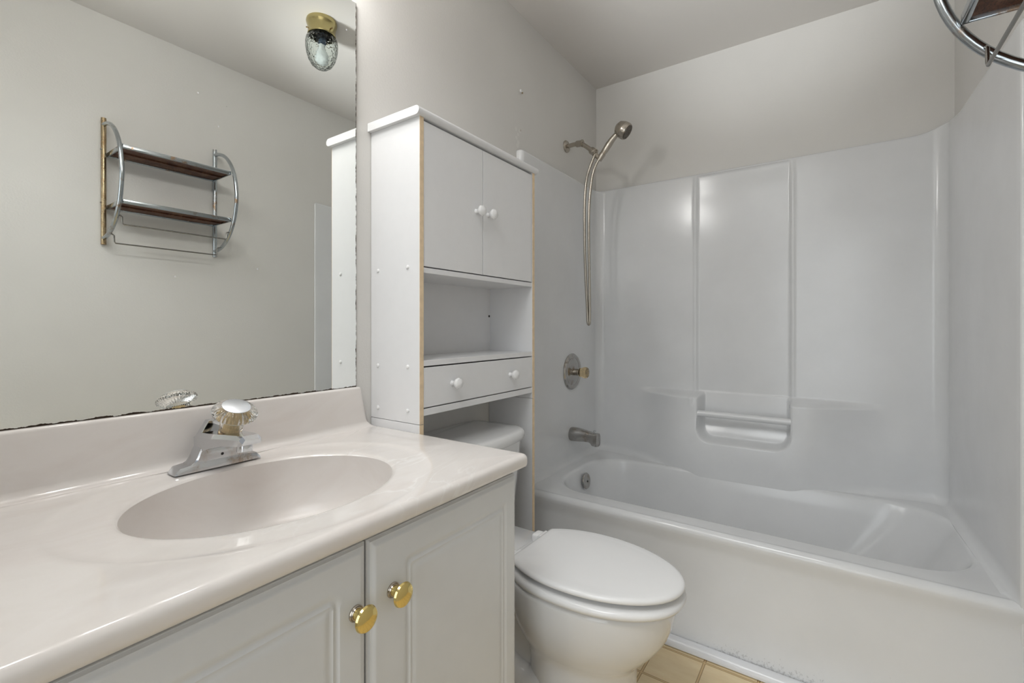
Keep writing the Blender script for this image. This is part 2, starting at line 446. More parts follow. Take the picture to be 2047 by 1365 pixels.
# the end walls flare towards the room
side = np.clip((FY - RC - path[:, 1]) / (FY - RC - TY), 0, 1)
path[:, 0] += np.where(path[:, 0] > 0.76, 0.020 * side, 0.0)
path[:, 0] = np.clip(path[:, 0], 0.001, R - 0.001)
d = np.gradient(path, axis=0); nrm = np.stack([d[:, 1], -d[:, 0]], 1); nrm /= np.linalg.norm(nrm, axis=1)[:, None]   # inward normal
onback = (path[:, 1] > FY - 1e-6)
def back_relief(x, z):
    """how far the back wall stands out into the tub (towards -y)"""
    low_p = (0.123 - 0.041 * (x - 0.79)) * sstep(0.10, 0.62, x) * (1 - sstep(0.96, 1.46, x))     # at the tub rim: long tapering shelves in the corners
    top_p = 0.105 * sstep(0.25, 0.54, x) * (1 - sstep(1.03, 1.32, x))     # at the ledge
    wz = sstep(0.42, 0.66, z)
    prot = low_p * (1 - wz) + top_p * wz
    led = 1 - sstep(0.720, 0.750, z)
    ledc = prot * led
    # soap niche cut into the ledge
    dn = rrect_sdf(x, z, 0.592, 0.972, 0.525, 0.90, 0.06)
    # the mouth of the niche flares outward at the ledge
    ns = 1 - sstep(-0.013, 0.008, dn)
    floor_slope = np.clip((z - 0.525) / 0.10, 0, 1)
    niche = prot * (0.05 + 0.25 * (1 - sstep(0.0, 1.0, floor_slope)))
    low = ledc * (1 - ns) + np.minimum(niche, ledc) * ns
    # centre field of the upper wall lies a little deeper, rolled edges
    fld = sstep(0.561, 0.573, x) * (1 - sstep(0.962, 0.974, x))
    roll = 0.005 * np.exp(-((x - 0.556) / 0.007) ** 2) + 0.005 * np.exp(-((x - 0.979) / 0.007) ** 2)
    up = (-0.009 * fld + roll) * sstep(0.66, 0.76, z) * (1 - 0.6 * sstep(1.72, 1.82, z))
    return low + up
zs = [0.25, 0.30, 0.34, 0.37, 0.3795, 0.3815] + list(np.linspace(0.385, 0.50, 18)) + list(np.linspace(0.505, 0.78, 80)) + list(np.linspace(0.79, 1.80, 46)) + [1.81, ZS - 0.014]
rows = []
def row(z, off):
    p = path.copy()
    if np.isscalar(off): off = np.full(len(p), off)
    p = p + nrm * off[:, None]
    p[:, 0] = np.clip(p[:, 0], 0.0008, R - 0.0008); p[:, 1] = np.clip(p[:, 1], TY, YB - 0.0008)
    zz = np.full(len(p), z)
    return np.c_[p, zz]
inner = (path[:, 1] > TY + rf)
edgew = np.where(onback, 1 - sstep(0.30, 0.46, path[:, 0]) * (1 - sstep(1.12, 1.30, path[:, 0])), 1.0)
for z in zs:
    off = np.zeros(len(path))
    if z < 0.415: off += 0.026 * (1 - math.sqrt(max(0, 1 - (min(0.415 - z, 0.035) / 0.035) ** 2))) * inner * edgew
    off[onback] += back_relief(path[onback, 0], z)
    rows.append(row(z, off))
bump_r = 0.024 * np.exp(-((path[:, 0] - FX1) / 0.05) ** 2) * sstep(2.25, 2.42, path[:, 1])
for a in np.linspace(0.2, math.pi / 2, 6):
    rr = row(ZS - 0.014 + 0.014 * math.sin(a), -0.014 * (1 - math.cos(a))); rr[:, 2] += bump_r; rows.append(rr)
rr = row(ZS, -0.05); rr[:, 2] += bump_r; rows.append(rr)
sur = G().grid(rows).build('shower_wall', M['fiberglass'], tub, 60)

# tub: rim, basin
NB = 200
ang = np.linspace(0, 2 * math.pi, NB, endpoint=False)
cB = (0.79, 2.04)
def loop(x0, x1, y0, y1, r, z, skew=1.0):      # the back edge runs a little deeper at the far end
    return [(p[0], p[1] + skew * 0.028 * (p[0] - cB[0]) / 0.68 * max(0.0, (p[1] - cB[1]) / 0.29), z) for p in ray_rrect(cB, ang, x0, x1, y0, y1, r)]
BX0, BX1, BY0, BY1 = 0.108, 1.474, 1.757, 2.335
loops = [loop(0.004, R - 0.004, TY + 0.018, YB - 0.004, 0.005, ZR - 0.001, 0.0)]
loops.append(loop(BX0 - 0.012, BX1 + 0.012, BY0 - 0.012, BY1 + 0.012, 0.19, ZR))
for a in np.linspace(0.25, 1.25, 5):
    o = -0.012 + 0.02 * math.sin(a) * 0.9; loops.append(loop(BX0 + o, BX1 - o, BY0 + o, BY1 - o, 0.18, ZR - 0.02 * (1 - math.cos(a))))
for tt in np.linspace(0.12, 1, 10):
    z = 0.362 - tt * 0.235
    k = tt ** 1.3
    loops.append(loop(BX0 + 0.012 + 0.035 * k, BX1 - 0.015 - 0.17 * k, BY0 + 0.012 + 0.05 * k, BY1 - 0.012 - 0.05 * k, 0.17, z))
for a in np.linspace(0.3, 1.57, 5):
    o = 0.05 * math.sin(a) ; loops.append(loop(BX0 + 0.047 + o, BX1 - 0.185 - o, BY0 + 0.062 + o, BY1 - 0.062 - o, 0.15, 0.127 - 0.03 * (1 - math.cos(a))))
g = G().loft(loops, cap0=False, cap1=True)
g.build('tub_basin', M['fiberglass'], tub, 60)
# apron with rolled front edge
pr = [(TY + 0.022, ZR - 0.0015)]
pr += [(TY + 0.020 - 0.024 * math.sin(a), ZR - 0.024 + 0.0225 * math.cos(a)) for a in np.linspace(0.15, 1.5, 10)]
pr += [(TY - 0.003, 0.345), (TY + 0.003, 0.325), (TY + 0.004, 0.30), (TY - 0.004, 0.24), (TY - 0.018, 0.15), (TY - 0.036, 0.07), (TY - 0.052, 0.03), (TY - 0.060, 0.001)]
pr += [(TY - 0.02, 0.001), (TY + 0.02, 0.2), (TY + 0.022, 0.34)]
xs = [0.002, R - 0.002]
G().prism(pr, 0, 0.002, R - 0.002).build('apron', M['apron'], tub, 40)
# white bar across the soap niche
g = G().tube([(0.586, 2.366, 0.650), (0.978, 2.366, 0.650)], 0.0150, 20)
g.build('towel_bar', M['fiberglass'], tub, 40)

# ------------------------------------------------------------------ overflow plate, spout, valve, shower
YS = 2.125
ov = thing('overflow_plate', (0.135, 2.075, 0.315), 'round metal overflow plate on the inner end wall of the tub', 'drain plate')
axo = (1, 0, 0.12)
G().lathe([(0.0, 0.0), (0.038, 0.0), (0.039, 0.003), (0.036, 0.007), (0.020, 0.009), (0, 0.0095)], (0.133, 2.075, 0.315), axo, 36).build('plate', M['tub_metal'], ov)
G().lathe([(0, 0.007), (0.005, 0.009), (0.0045, 0.0115), (0, 0.012)], (0.133, 2.075, 0.313), axo, 14).build('screw', M['dark'], ov)

sp = thing('tub_spout', (FX0, 2.12, 0.523), 'worn chrome tub spout with a diverter pin on top', 'spout')
g = G(); loops = []
for x, ry, rz, cz, ex in [(0.030, 0.0315, 0.034, 0.523, 2), (0.036, 0.033, 0.0355, 0.523, 2), (0.075, 0.031, 0.034, 0.524, 2.1), (0.110, 0.028, 0.029, 0.523, 2.3), (0.132, 0.0255, 0.0265, 0.521, 2.8), (0.142, 0.025, 0.0275, 0.518, 3.2), (0.152, 0.0245, 0.032, 0.512, 4), (0.170, 0.0245, 0.0325, 0.5105, 4), (0.178, 0.0235, 0.0315, 0.5105, 4), (0.181, 0.019, 0.028, 0.5105, 4)]:
    loops.append([(x, 2.12 + ry * math.copysign(abs(math.cos(a)) ** (2 / ex), math.cos(a)), cz + rz * math.copysign(abs(math.sin(a)) ** (2 / ex), math.sin(a))) for a in np.linspace(0, 2 * math.pi, 32, endpoint=False)])
g.loft(loops).build('spout_body', M['tub_metal'], sp, 40)
G().lathe([(0, 0), (0.0035, 0.0), (0.0035, 0.010), (0.0065, 0.011), (0.007, 0.016), (0.004, 0.0185), (0, 0.019)], (0.160, 2.12, 0.5385), (0, 0, 1), 16).build('diverter_pin', M['chrome'], sp)

va = thing('shower_valve', (FX0, YS, 0.84), 'round chrome shower valve plate with yellowed acrylic knob', 'faucet')
G().lathe([(0, 0.0006), (0.092, 0.0006), (0.092, 0.004), (0.087, 0.010), (0.078, 0.012), (0.070, 0.009), (0.066, 0.011), (0.050, 0.013), (0.024, 0.014), (0, 0.014)], (FX0, YS, 0.84), (1, 0, 0), 48).build('valve_plate', M['tub_metal'], va, 30)
G().lathe([(0, 0.010), (0.0175, 0.010), (0.0165, 0.030), (0.0165, 0.046), (0, 0.046)], (FX0, YS, 0.838), (1, 0, 0), 24).build('stem_sleeve', M['nickel'], va, 30)
G().lathe([(0, 0.046), (0.021, 0.046), (0.0215, 0.058), (0.026, 0.066), (0.0275, 0.078), (0.025, 0.087), (0.016, 0.091), (0, 0.092)], (FX0, YS, 0.838), (1, 0, 0), 72, 0.035, 18).build('knob', M['acrylic_amber'], va, 30, label='yellowed ribbed acrylic knob')

sh = thing('hand_shower', (0.0, 2.12, 1.995), 'brushed nickel hand shower on its arm with looping hose', 'shower head')
G().lathe([(0, 0.0005), (0.031, 0.0005), (0.0305, 0.005), (0.026, 0.010), (0.012, 0.013), (0, 0.013)], (0, 2.12, 1.992), (1, 0, 0), 36).build('wall_flange', M['nickel'], sh)
arm = [(0.004, 2.12, 1.992), (0.05, 2.12, 1.993), (0.085, 2.12, 1.988), (0.110, 2.12, 1.971), (0.140, 2.12, 1.945)]
a_o = G().tube(arm, 0.0108, 16, 6).build('shower_arm', M['nickel'], sh)
G().lathe([(0, 0), (0.0135, 0.0), (0.0155, 0.004), (0.0155, 0.030), (0.0185, 0.033), (0.0185, 0.037), (0, 0.037)], (0.058, 2.12, 1.9925), (1, 0, -0.10), 40, 0.02, 20).build('knurled_collar', M['nickel'], a_o, 30)
jd = Vector((0.76, 0, -0.65)).normalized()
G().lathe([(0, -0.012), (0.0155, -0.012), (0.018, -0.006), (0.018, 0.008), (0.016, 0.011), (0.0185, 0.014), (0.0185, 0.022), (0.013, 0.026), (0, 0.026)], (0.148, 2.12, 1.938), jd, 32).build('swivel_nut', M['nickel'], sh, 30)
# V-shaped holder: leg from the nut, cup for the handset
g = G().tube([(0.158, 2.12, 1.927), (0.172, 2.12, 1.908), (0.186, 2.12, 1.892)], [0.012, 0.011, 0.012], 16)
g.lathe([(0, -0.014), (0.0135, -0.014), (0.0145, 0.004), (0.0155, 0.022), (0.0125, 0.022), (0, 0.020)], (0.190, 2.12, 1.896), (0.62, 0, 0.78), 28)
g.build('holder_bracket', M['nickel'], sh, 30)
hd = [(0.198, 2.12, 1.906), (0.212, 2.12, 1.924), (0.232, 2.12, 1.949), (0.252, 2.12, 1.972), (0.272, 2.12, 1.990), (0.286, 2.12, 1.998)]
hs = G().tube(hd, [0.0105, 0.0150, 0.0165, 0.0145, 0.0125, 0.015], 18, 5).build('handset', M['nickel'], sh)
ha = Vector((0.70, 0.12, -0.52)).normalized()
G().lathe([(0, -0.038), (0.017, -0.036), (0.031, -0.026), (0.038, -0.009), (0.0395, -0.001), (0.0385, 0.0005), (0.040, 0.002), (0.0405, 0.018), (0.037, 0.026), (0.0, 0.028)], (0.305, 2.12, 2.006), ha, 40).build('spray_head', M['nickel'], hs, 28)
g = G().lathe([(0, 0.0265), (0.034, 0.0265), (0.033, 0.0295), (0.020, 0.0305), (0.018, 0.0295), (0, 0.030)], (0.305, 2.12, 2.006), ha, 40)
u = ha.cross(Vector((0, 1, 0))).normalized(); w = ha.cross(u)
for rr, k in ((0.010, 8), (0.025, 18)):
    for i in range(k):
        c = Vector((0.305, 2.12, 2.006)) + ha * 0.029 + (u * math.cos(2 * math.pi * i / k) + w * math.sin(2 * math.pi * i / k)) * rr
        g.lathe([(0, 0), (0.0022, 0), (0.0018, 0.003), (0, 0.0032)], c, ha, 8)
g.build('spray_face', M['nickel_dark'], hs, 40)
hose = [(0.164, 2.113, 1.915), (0.152, 2.112, 1.888), (0.128, 2.114, 1.835), (0.114, 2.118, 1.785), (0.105, 2.12, 1.69), (0.103, 2.122, 1.58), (0.105, 2.124, 1.42), (0.110, 2.126, 1.28), (0.116, 2.126, 1.17), (0.119, 2.126, 1.098),
        (0.124, 2.126, 1.080), (0.130, 2.125, 1.094), (0.131, 2.124, 1.17), (0.130, 2.122, 1.30), (0.128, 2.121, 1.45), (0.128, 2.12, 1.60), (0.132, 2.12, 1.70), (0.145, 2.119, 1.80), (0.160, 2.119, 1.85), (0.176, 2.12, 1.882), (0.186, 2.12, 1.893)]
P = catmull([Vector(p) for p in hose], 8)
G().tube(P, 0.0068, 12).build('hose', M['nickel'], sh, 60)

# little wall plug left in the wall above the surround corner
wp = thing('wall_plug', (0.0, 1.70, 2.103), 'small white plastic plug stub in the wall above the storage cabinet', 'wall plug')
G().lathe([(0, -0.002), (0.007, -0.002), (0.0075, 0.004), (0.005, 0.006), (0, 0.0055)], (0, 1.70, 2.103), (1, 0, 0), 14).build('plug', M['knob_white'], wp)
G().lathe([(0, 0.004), (0.0035, 0.005), (0.003, 0.009), (0, 0.0095)], (0, 1.703, 2.094), (1, 0, 0), 10).build('screw_stub', M['rack_post'], wp, label='brownish screw stub')

# ------------------------------------------------------------------ toilet
TYc = 1.178
to = thing('toilet', (0.45, TYc, 0.0), 'white porcelain toilet with closed lid between vanity and tub', 'toilet')
def egg(x0, x1, hw, z, n=56, wide=0.46, ex=2.15, backflat=2.6):
    """egg plan: widest at a fraction of the length, blunter at the back"""
    xm = x0 + (x1 - x0) * wide; L = []
    for a in np.linspace(0, 2 * math.pi, n, endpoint=False):
        c, s_ = math.cos(a), math.sin(a); e = ex if c > 0 else backflat
        rx = (x1 - xm) if c > 0 else (xm - x0)
        L.append((xm + rx * math.copysign(abs(c) ** (2 / e), c), TYc + hw * math.copysign(abs(s_) ** (2 / e), s_), z))
    return L
secs = [(0.0, 0.395, 0.712, 0.122), (0.02, 0.400, 0.706, 0.117), (0.08, 0.41, 0.703, 0.115), (0.15, 0.412, 0.704, 0.115), (0.178, 0.408, 0.707, 0.117), (0.192, 0.402, 0.714, 0.121), (0.207, 0.395, 0.727, 0.129), (0.226, 0.385, 0.746, 0.140), (0.25, 0.372, 0.766, 0.150), (0.28, 0.36, 0.786, 0.159), (0.31, 0.352, 0.798, 0.164), (0.34, 0.346, 0.805, 0.166), (0.36, 0.345, 0.806, 0.166), (0.368, 0.345, 0.805, 0.165), (0.375, 0.352, 0.797, 0.159)]
g = G().loft([egg(x0, x1, hw, z) for z, x0, x1, hw in secs])
# deck under the tank and the trapway leg behind the pedestal
dk = []
for z, xa, xb, hw in [(0.0, 0.17, 0.50, 0.112), (0.015, 0.17, 0.50, 0.112), (0.03, 0.18, 0.50, 0.098), (0.12, 0.19, 0.50, 0.072), (0.20, 0.16, 0.50, 0.070), (0.27, 0.09, 0.48, 0.085), (0.32, 0.06, 0.46, 0.11), (0.35, 0.05, 0.46, 0.128), (0.385, 0.05, 0.44, 0.132), (0.392, 0.056, 0.432, 0.126)]:
    dk.append([(x, TYc + y, z) for x, y in [(p[0], p[1] - 0) for p in ray_rrect((0.3, 0), np.linspace(0, 2 * math.pi, 56, endpoint=False), xa, xb, -hw, hw, min(0.05, hw * 0.6))]])
g.loft(dk)
for s in (-1, 1):
    g.tube([(0.50, TYc + s * 0.06, 0.10), (0.42, TYc + s * 0.075, 0.075), (0.33, TYc + s * 0.078, 0.12), (0.29, TYc + s * 0.072, 0.21), (0.25, TYc + s * 0.065, 0.27), (0.20, TYc + s * 0.06, 0.20), (0.19, TYc + s * 0.06, 0.06)], [0.05, 0.046, 0.042, 0.040, 0.04, 0.042, 0.045], 20, 6)
g.build('bowl', M['porcelain'], to, 50)
for s in (-1, 1):
    G().lathe([(0, 0), (0.013, 0), (0.013, 0.008), (0.009, 0.016), (0, 0.019)], (0.345, TYc + s * 0.118, 0.004), (0, 0, 1), 20).build('bolt_cap', M['seat'], to)
# seat ring (hole closed under the lid), lid
st = [(0.377, 0.352, 0.816, 0.165), (0.380, 0.346, 0.827, 0.172), (0.388, 0.344, 0.831, 0.174), (0.395, 0.346, 0.828, 0.172), (0.399, 0.352, 0.818, 0.164)]
G().loft([egg(x0, x1, hw, z, 72, 0.46, 2.1, 2.3) for z, x0, x1, hw in st]).build('seat', M['seat'], to, 60)
def lidloop(inset, z, n=96):
    L = []
    for p in egg(0.335 + inset, 0.829 - inset, 0.1675 - inset, z, n, 0.47, 2.0, 2.1):
        L.append((max(p[0], 0.388 + inset), p[1], p[2]))
    return L
lid = [(0.030, 0.4125), (0.006, 0.4135), (0.0015, 0.415), (0.0, 0.4185), (0.0005, 0.4225), (0.004, 0.4262), (0.012, 0.4283), (0.03, 0.429), (0.040, 0.4297), (0.055, 0.4308), (0.09, 0.4315), (0.14, 0.432)]
G().loft([lidloop(i, z) for i, z in lid]).build('lid', M['seat'], to, 50)
for s in (-1, 1):
    g = G().box(0.350, 0.384, TYc + s * 0.075 - 0.020, TYc + s * 0.075 + 0.020, 0.390, 0.420, 0.008, 3)
    g.tube([(0.381, TYc + s * 0.075 - 0.022, 0.413), (0.381, TYc + s * 0.075 + 0.022, 0.413)], 0.0085, 14)
    g.build('hinge', M['seat'], to)
tk = []
for z, xb, hw in [(0.392, 0.188, 0.178), (0.40, 0.196, 0.186), (0.45, 0.205, 0.195), (0.56, 0.212, 0.207), (0.672, 0.218, 0.216)]:
    L = []
    for a in np.linspace(0, 2 * math.pi, 80, endpoint=False):
        x, y = ray_rrect((0.11, 0), [a], 0.012, xb, -hw, hw, 0.035)[0]
        x += 0.022 * (1 - (y / hw) ** 2) * max(0, (x - 0.05) / 0.16)
        L.append((x, TYc + y, z))
    tk.append(L)
G().loft(tk).build('tank', M['porcelain'], to, 50)
def lidsec(o, z):
    L = []
    for a in np.linspace(0, 2 * math.pi, 80, endpoint=False):
        x, y = ray_rrect((0.11, 0), [a], 0.006 + max(0, -o) * 0, 0.226 + o, -0.226 - o, 0.226 + o, 0.04)[0]
        x += 0.030 * (1 - (y / 0.23) ** 2) * max(0, (x - 0.05) / 0.17)
        L.append((x, TYc + y, z))
    return L
G().loft([lidsec(-0.006, 0.672), lidsec(0.0, 0.677), lidsec(0.002, 0.690), lidsec(0.0, 0.702), lidsec(-0.006, 0.709), lidsec(-0.016, 0.7125), lidsec(-0.05, 0.714)]).build('tank_lid', M['porcelain'], to, 50)

# ------------------------------------------------------------------ over-toilet storage cabinet
cb = thing('storage_cabinet', (0.1, 1.19, 0.0), 'tall white storage cabinet with raw tan edges standing over the toilet', 'cabinet')
CY0, CY1, CT, CX = 0.897, 1.487, 0.015, 0.205
ZJ = 0.800
for y0, y1 in ((CY0, CY0 + CT), (CY1 - CT, CY1)):
    s_o = G().box(0.001, CX - 0.001, y0, y1, ZJ + 0.001, 1.643, 0.0006, 1).build('side_panel', M['cab_white'], cb, 0)
    G().box(CX - 0.0012, CX, y0 + 0.0003, y1 - 0.0003, ZJ + 0.001, 1.643).build('edge_strip', M['tan_edge'], s_o, 0, label='raw tan front edge')
    l_o = G().box(0.001, CX - 0.001, y0, y1, 0.0, ZJ - 0.0005, 0.0006, 1).build('leg_panel', M['cab_white'], cb, 0)
    G().box(CX - 0.0012, CX, y0 + 0.0003, y1 - 0.0003, 0.0, ZJ - 0.0005).build('edge_strip', M['tan_edge'], l_o, 0, label='raw tan front edge')
for x, z in ((0.033, 1.232), (0.158, 1.234), (0.033, 0.955), (0.158, 0.957), (0.033, 0.832), (0.158, 0.835)):
    G().lathe([(0, -0.001), (0.006, -0.001), (0.006, 0.001), (0.004, 0.004), (0, 0.005)], (x, CY0, z), (0, -1, 0), 16).build('screw_cap', M['knob_white'], cb)
# top board with a bullnose front edge
pr = [(0.001, 1.643), (0.001, 1.667)] + [(0.203 + 0.012 * math.sin(a), 1.655 + 0.012 * math.cos(a)) for a in np.linspace(0, math.pi, 9)]
G().prism(pr, 1, 0.884, 1.500).build('top_board', M['cab_white'], cb, 30)
IY0, IY1 = CY0 + CT, CY1 - CT
G().box(0.002, 0.006, IY0, IY1, 0.842, 1.643).box(0.0062, 0.0068, 1.045, 1.0457, 0.975, 1.216).build('back_panel', M['cab_white'], cb, 0)
G().lathe([(0, 0), (0.0045, 0), (0.0045, 0.0012), (0, 0.0012)], (0.0066, 1.464, 1.11), (1, 0, 0), 10).build('cam_hole', M['dark'], cb, 0, label='small dark hole')
G().box(0.0062, CX - 0.002, IY0, IY1, 1.217, 1.232, 0.0008, 1).build('shelf', M['cab_white'], cb, 0)
G().box(0.0062, CX - 0.002, IY0, IY1, 0.959, 0.975, 0.0008, 1).build('shelf', M['cab_white'], cb, 0)
G().box(0.0062, CX - 0.002, IY0, IY1, 0.822, 0.841, 0.0008, 1).build('bottom_board', M['cab_white'], cb, 0)
def white_knob(y, z, parent, x0):
    G().lathe([(0, -0.001), (0.0085, -0.001), (0.007, 0.004), (0.0065, 0.009), (0.009, 0.013), (0.0145, 0.018), (0.0165, 0.024), (0.0145, 0.030), (0.008, 0.034), (0, 0.035)], (x0, y, z), (1, 0, 0), 28).build('knob', M['knob_white'], parent)
for y0, y1, ky in ((IY0 + 0.0015, 1.1755, 1.142), (1.1785, IY1 - 0.003, 1.203)):
    d_o = G().box(CX - 0.018, CX - 0.002, y0, y1, 1.2355, 1.6355, 0.0008, 1).build('door', M['cab_white'], cb, 0)
    white_knob(ky, 1.432, d_o, CX - 0.002)
d_o = G().box(CX - 0.018, CX - 0.002, IY0 + 0.0012, IY1 - 0.002, 0.8445, 0.955, 0.0008, 1)
d_o.box(0.02, CX - 0.018, IY0 + 0.01, IY0 + 0.02, 0.85, 0.94).box(0.02, CX - 0.018, IY1 - 0.02, IY1 - 0.01, 0.85, 0.94)
d_o = d_o.build('drawer', M['cab_white'], cb, 0)
for ky in (1.030, 1.328): white_knob(ky, 0.902, d_o, CX - 0.002)

# ------------------------------------------------------------------ vanity cabinet
vc = thing('vanity_cabinet', (0.27, 0.45, 0.0), 'white vanity cabinet with two routed doors under the sink counter', 'cabinet')
VY0, VY1 = 0.03, 0.877
g = G().box(0.001, 0.518, VY0, VY1, 0.09, 0.62, 0.001, 1)
g.box(0.001, 0.02, VY0, VY1, 0.62, 0.7485).box(0.49, 0.518, VY0, VY1, 0.62, 0.7485).box(0.001, 0.518, VY0, VY0 + 0.016, 0.62, 0.7485).box(0.001, 0.518, VY1 - 0.016, VY1, 0.62, 0.7485)
g.build('carcass', M['door_white'], vc, 0)
G().box(0.001, 0.45, VY0, VY1, 0.0, 0.09).build('toe_kick', M['door_white'], vc, 0)
def routed_door(y0, y1, z0, z1, py0, py1, pz0, pz1, pr_):
    ys = np.unique(np.r_[np.linspace(y0, y1, int((y1 - y0) / 0.0035)), np.linspace(y0, y0 + 0.018, 10), np.linspace(y1 - 0.018, y1, 10)])
    zz = np.unique(np.r_[np.linspace(z0, z1, int((z1 - z0) / 0.0045)), np.linspace(z1 - 0.018, z1, 10)])
    Y, Z = np.meshgrid(ys, zz)
    e = np.minimum(np.minimum(Y - y0, y1 - Y), np.minimum(Z - z0, z1 - Z))
    X = 0.540 - 0.0045 * (1 - sstep(0.004, 0.0135, e)) - 0.005 * np.sqrt(np.clip(1 - e / 0.004, 0, 1))
    dd = -rrect_sdf(Y, Z, py0, py1, pz0, pz1, pr_)
    dip = sstep(0, 0.004, dd) * (1 - sstep(0.007, 0.012, dd)) * 0.0032 + sstep(0.011, 0.0135, dd) * (1 - sstep(0.0165, 0.024, dd)) * 0.0022
    X = X - dip
    P = [[(X[i, j], Y[i, j], Z[i, j]) for j in range(len(ys))] for i in range(len(zz))]
    g = G().grid(P)
    g.box(0.519, 0.5315, y0 + 0.0005, y1 - 0.0005, z0 + 0.0005, z1 - 0.0005)
    return g
def brass_knob(y, z, parent):
    G().lathe([(0, -0.001), (0.0125, -0.001), (0.0125, 0.002), (0.0115, 0.0035), (0.0105, 0.003), (0.0095, 0.005), (0, 0.005)], (0.540, y, z), (1, 0, 0), 28).build('knob_rosette', M['silver_plate'], parent, 30, label='tarnished silvery ring behind the knob')
    G().lathe([(0, 0.004), (0.0085, 0.004), (0.0065, 0.010), (0.007, 0.016), (0.012, 0.0195), (0.0185, 0.0225), (0.0195, 0.0245), (0.018, 0.0275), (0.012, 0.030), (0.006, 0.0308), (0, 0.031)], (0.540, y, z), (1, 0, 0), 36).build('knob', M['brass'], parent, 40, label='polished brass knob')
dl = routed_door(0.040, 0.4635, 0.105, 0.735, 0.095, 0.414, 0.16, 0.679, 0.018).build('door', M['door_white'], vc, 40)
dr = routed_door(0.4665, 0.875, 0.105, 0.735, 0.540, 0.832, 0.16, 0.679, 0.006).build('door', M['door_white'], vc, 40)
brass_knob(0.4415, 0.6370, dl)
brass_knob(0.5130, 0.6390, dr)

# ------------------------------------------------------------------ cultured marble counter with oval bowl
ct = thing('sink_countertop', (0.28, 0.459, 0.75), 'pinkish cultured marble vanity top with oval basin and backsplash', 'countertop')
KX0, KX1, KY0, KY1, KZ = 0.002, 0.560, 0.022, 0.895, 0.780
SCX, SCY, SA, SB = 0.282, 0.459, 0.182, 0.228
base_ang = np.linspace(0, 2 * math.pi, 240, endpoint=False)
extra = []
for x, y in ((KX0, KY0), (KX0, KY1), (KX1, KY0), (KX1, KY1)):
    a = math.atan2(y - SCY, x - SCX); extra += list(a + np.linspace(-0.03, 0.03, 13))
kang = np.unique(np.round(np.mod(np.r_[base_ang, extra], 2 * math.pi), 6))
def ell(ax_, ay_, z, cx=SCX, cy=SCY):
    L = []
    for a in kang:
        r = 1 / math.sqrt((math.cos(a) / ax_) ** 2 + (math.sin(a) / ay_) ** 2); L.append((cx + r * math.cos(a), cy + r * math.sin(a), z))
    return L
def kr(inset, z):
    rr = max(0.012 - inset, 0.003); return [(p[0], p[1], z) for p in ray_rrect((SCX, SCY), kang, KX0, KX1 - inset, KY0 + inset, KY1 - inset, rr)]
slab = []
def clampx(L): return [(max(p[0], KX0 + 0.001), p[1], p[2]) for p in L]
slab.append(ell(SA - 0.001, SB - 0.001, KZ - 0.0095))
for k, dz in ((0.001, 0.0075), (0.0035, 0.0058), (0.007, 0.0048), (0.013, 0.0042), (0.03, 0.0038), (0.055, 0.0034), (0.066, 0.0026), (0.072, 0.0012), (0.078, 0.0002), (0.085, 0.0)):
    slab.append(clampx(ell(SA + k * 1.0, SB + k * 1.12, KZ - dz)))
for j in range(len(slab)):           # the dished field never reaches past the front edge
    slab[j] = [(min(p[0], KX1 - 0.016 - 0.0004 * (len(slab) - j)), p[1], p[2]) for p in slab[j]]
slab.append(kr(0.0125, KZ))
for a in np.linspace(0.2, math.pi / 2, 6): slab.append(kr(0.0125 * (1 - math.sin(a)), KZ - 0.0125 * (1 - math.cos(a))))
slab.append(kr(0.0, KZ - 0.022)); slab.append(kr(0.002, KZ - 0.028)); slab.append(kr(0.008, KZ - 0.0305)); slab.append(kr(0.04, KZ - 0.0305))
G().loft(slab, cap0=False, cap1=False).build('counter_slab', M['marble'], ct, 50)
bowl = []
for u_ in np.linspace(0, 1, 22):
    s_ = 1 - u_
    depth = 0.135 * (1 - (1 - u_) ** 2.6) ** 0.85 if u_ > 0 else 0.0
    k = math.cos(u_ * math.pi / 2 * 0.93) ** 0.62
    cx = SCX - 0.018 * u_
    bowl.append(ell((SA - 0.001) * k, (SB - 0.001) * k, KZ - 0.0095 - depth, cx))
G().loft(bowl, cap0=False, cap1=True).build('sink_bowl', M['bowl'], ct, 50)
G().lathe([(0, 0), (0.024, 0), (0.024, 0.002), (0.018, 0.003), (0.016, 0.0005), (0, 0.0005)], (SCX - 0.018, SCY, KZ - 0.1445), (0, 0, 1), 32).build('drain', M['chrome'], ct, 30)
# backsplash: rounded top, coved foot, far end leaning
bp = [(0.001, 0.8965), (0.012, 0.8968)] + [(0.0125 + 0.0065 * math.sin(a), 0.8903 + 0.0065 * math.cos(a)) for a in np.linspace(0.2, 1.57, 6)]
bp += [(0.0195, 0.86), (0.0200, 0.83), (0.0205, 0.806)] + [(0.0395 - 0.019 * math.cos(a), 0.7995 - 0.0192 * math.sin(a)) for a in np.linspace(0.15, 1.57, 10)] + [(0.043, 0.7802), (0.043, 0.7765), (0.001, 0.7765)]
loops = []
def bend(y, z):   # the end slopes outward to the counter
    return y + (0.0 if z > 0.806 else 0.0) 
for y, ins in [(KY0 + 0.002, 0.0)] + [(v, 0.0) for v in np.linspace(0.06, 0.82, 20)] + [(0.838, 0.0), (0.8455, 0.0008), (0.8495, 0.0035), (0.851, 0.007)]:
    L = []
    for x, z in bp:
        f_ = (0.897 - z) / 0.117
        yy = y + (0.020 * f_ + 0.014 * max(0, (0.806 - z) / 0.026) ** 2) * sstep(0.80, 0.8455, y)
        L.append((max(0.001, x - ins * (1 if x > 0.011 else 0)), float(yy), z - (ins * 0.6 if z > 0.88 else 0)))
    loops.append(L)
G().loft(loops).build('backsplash', M['marble_plain'], ct, 40)

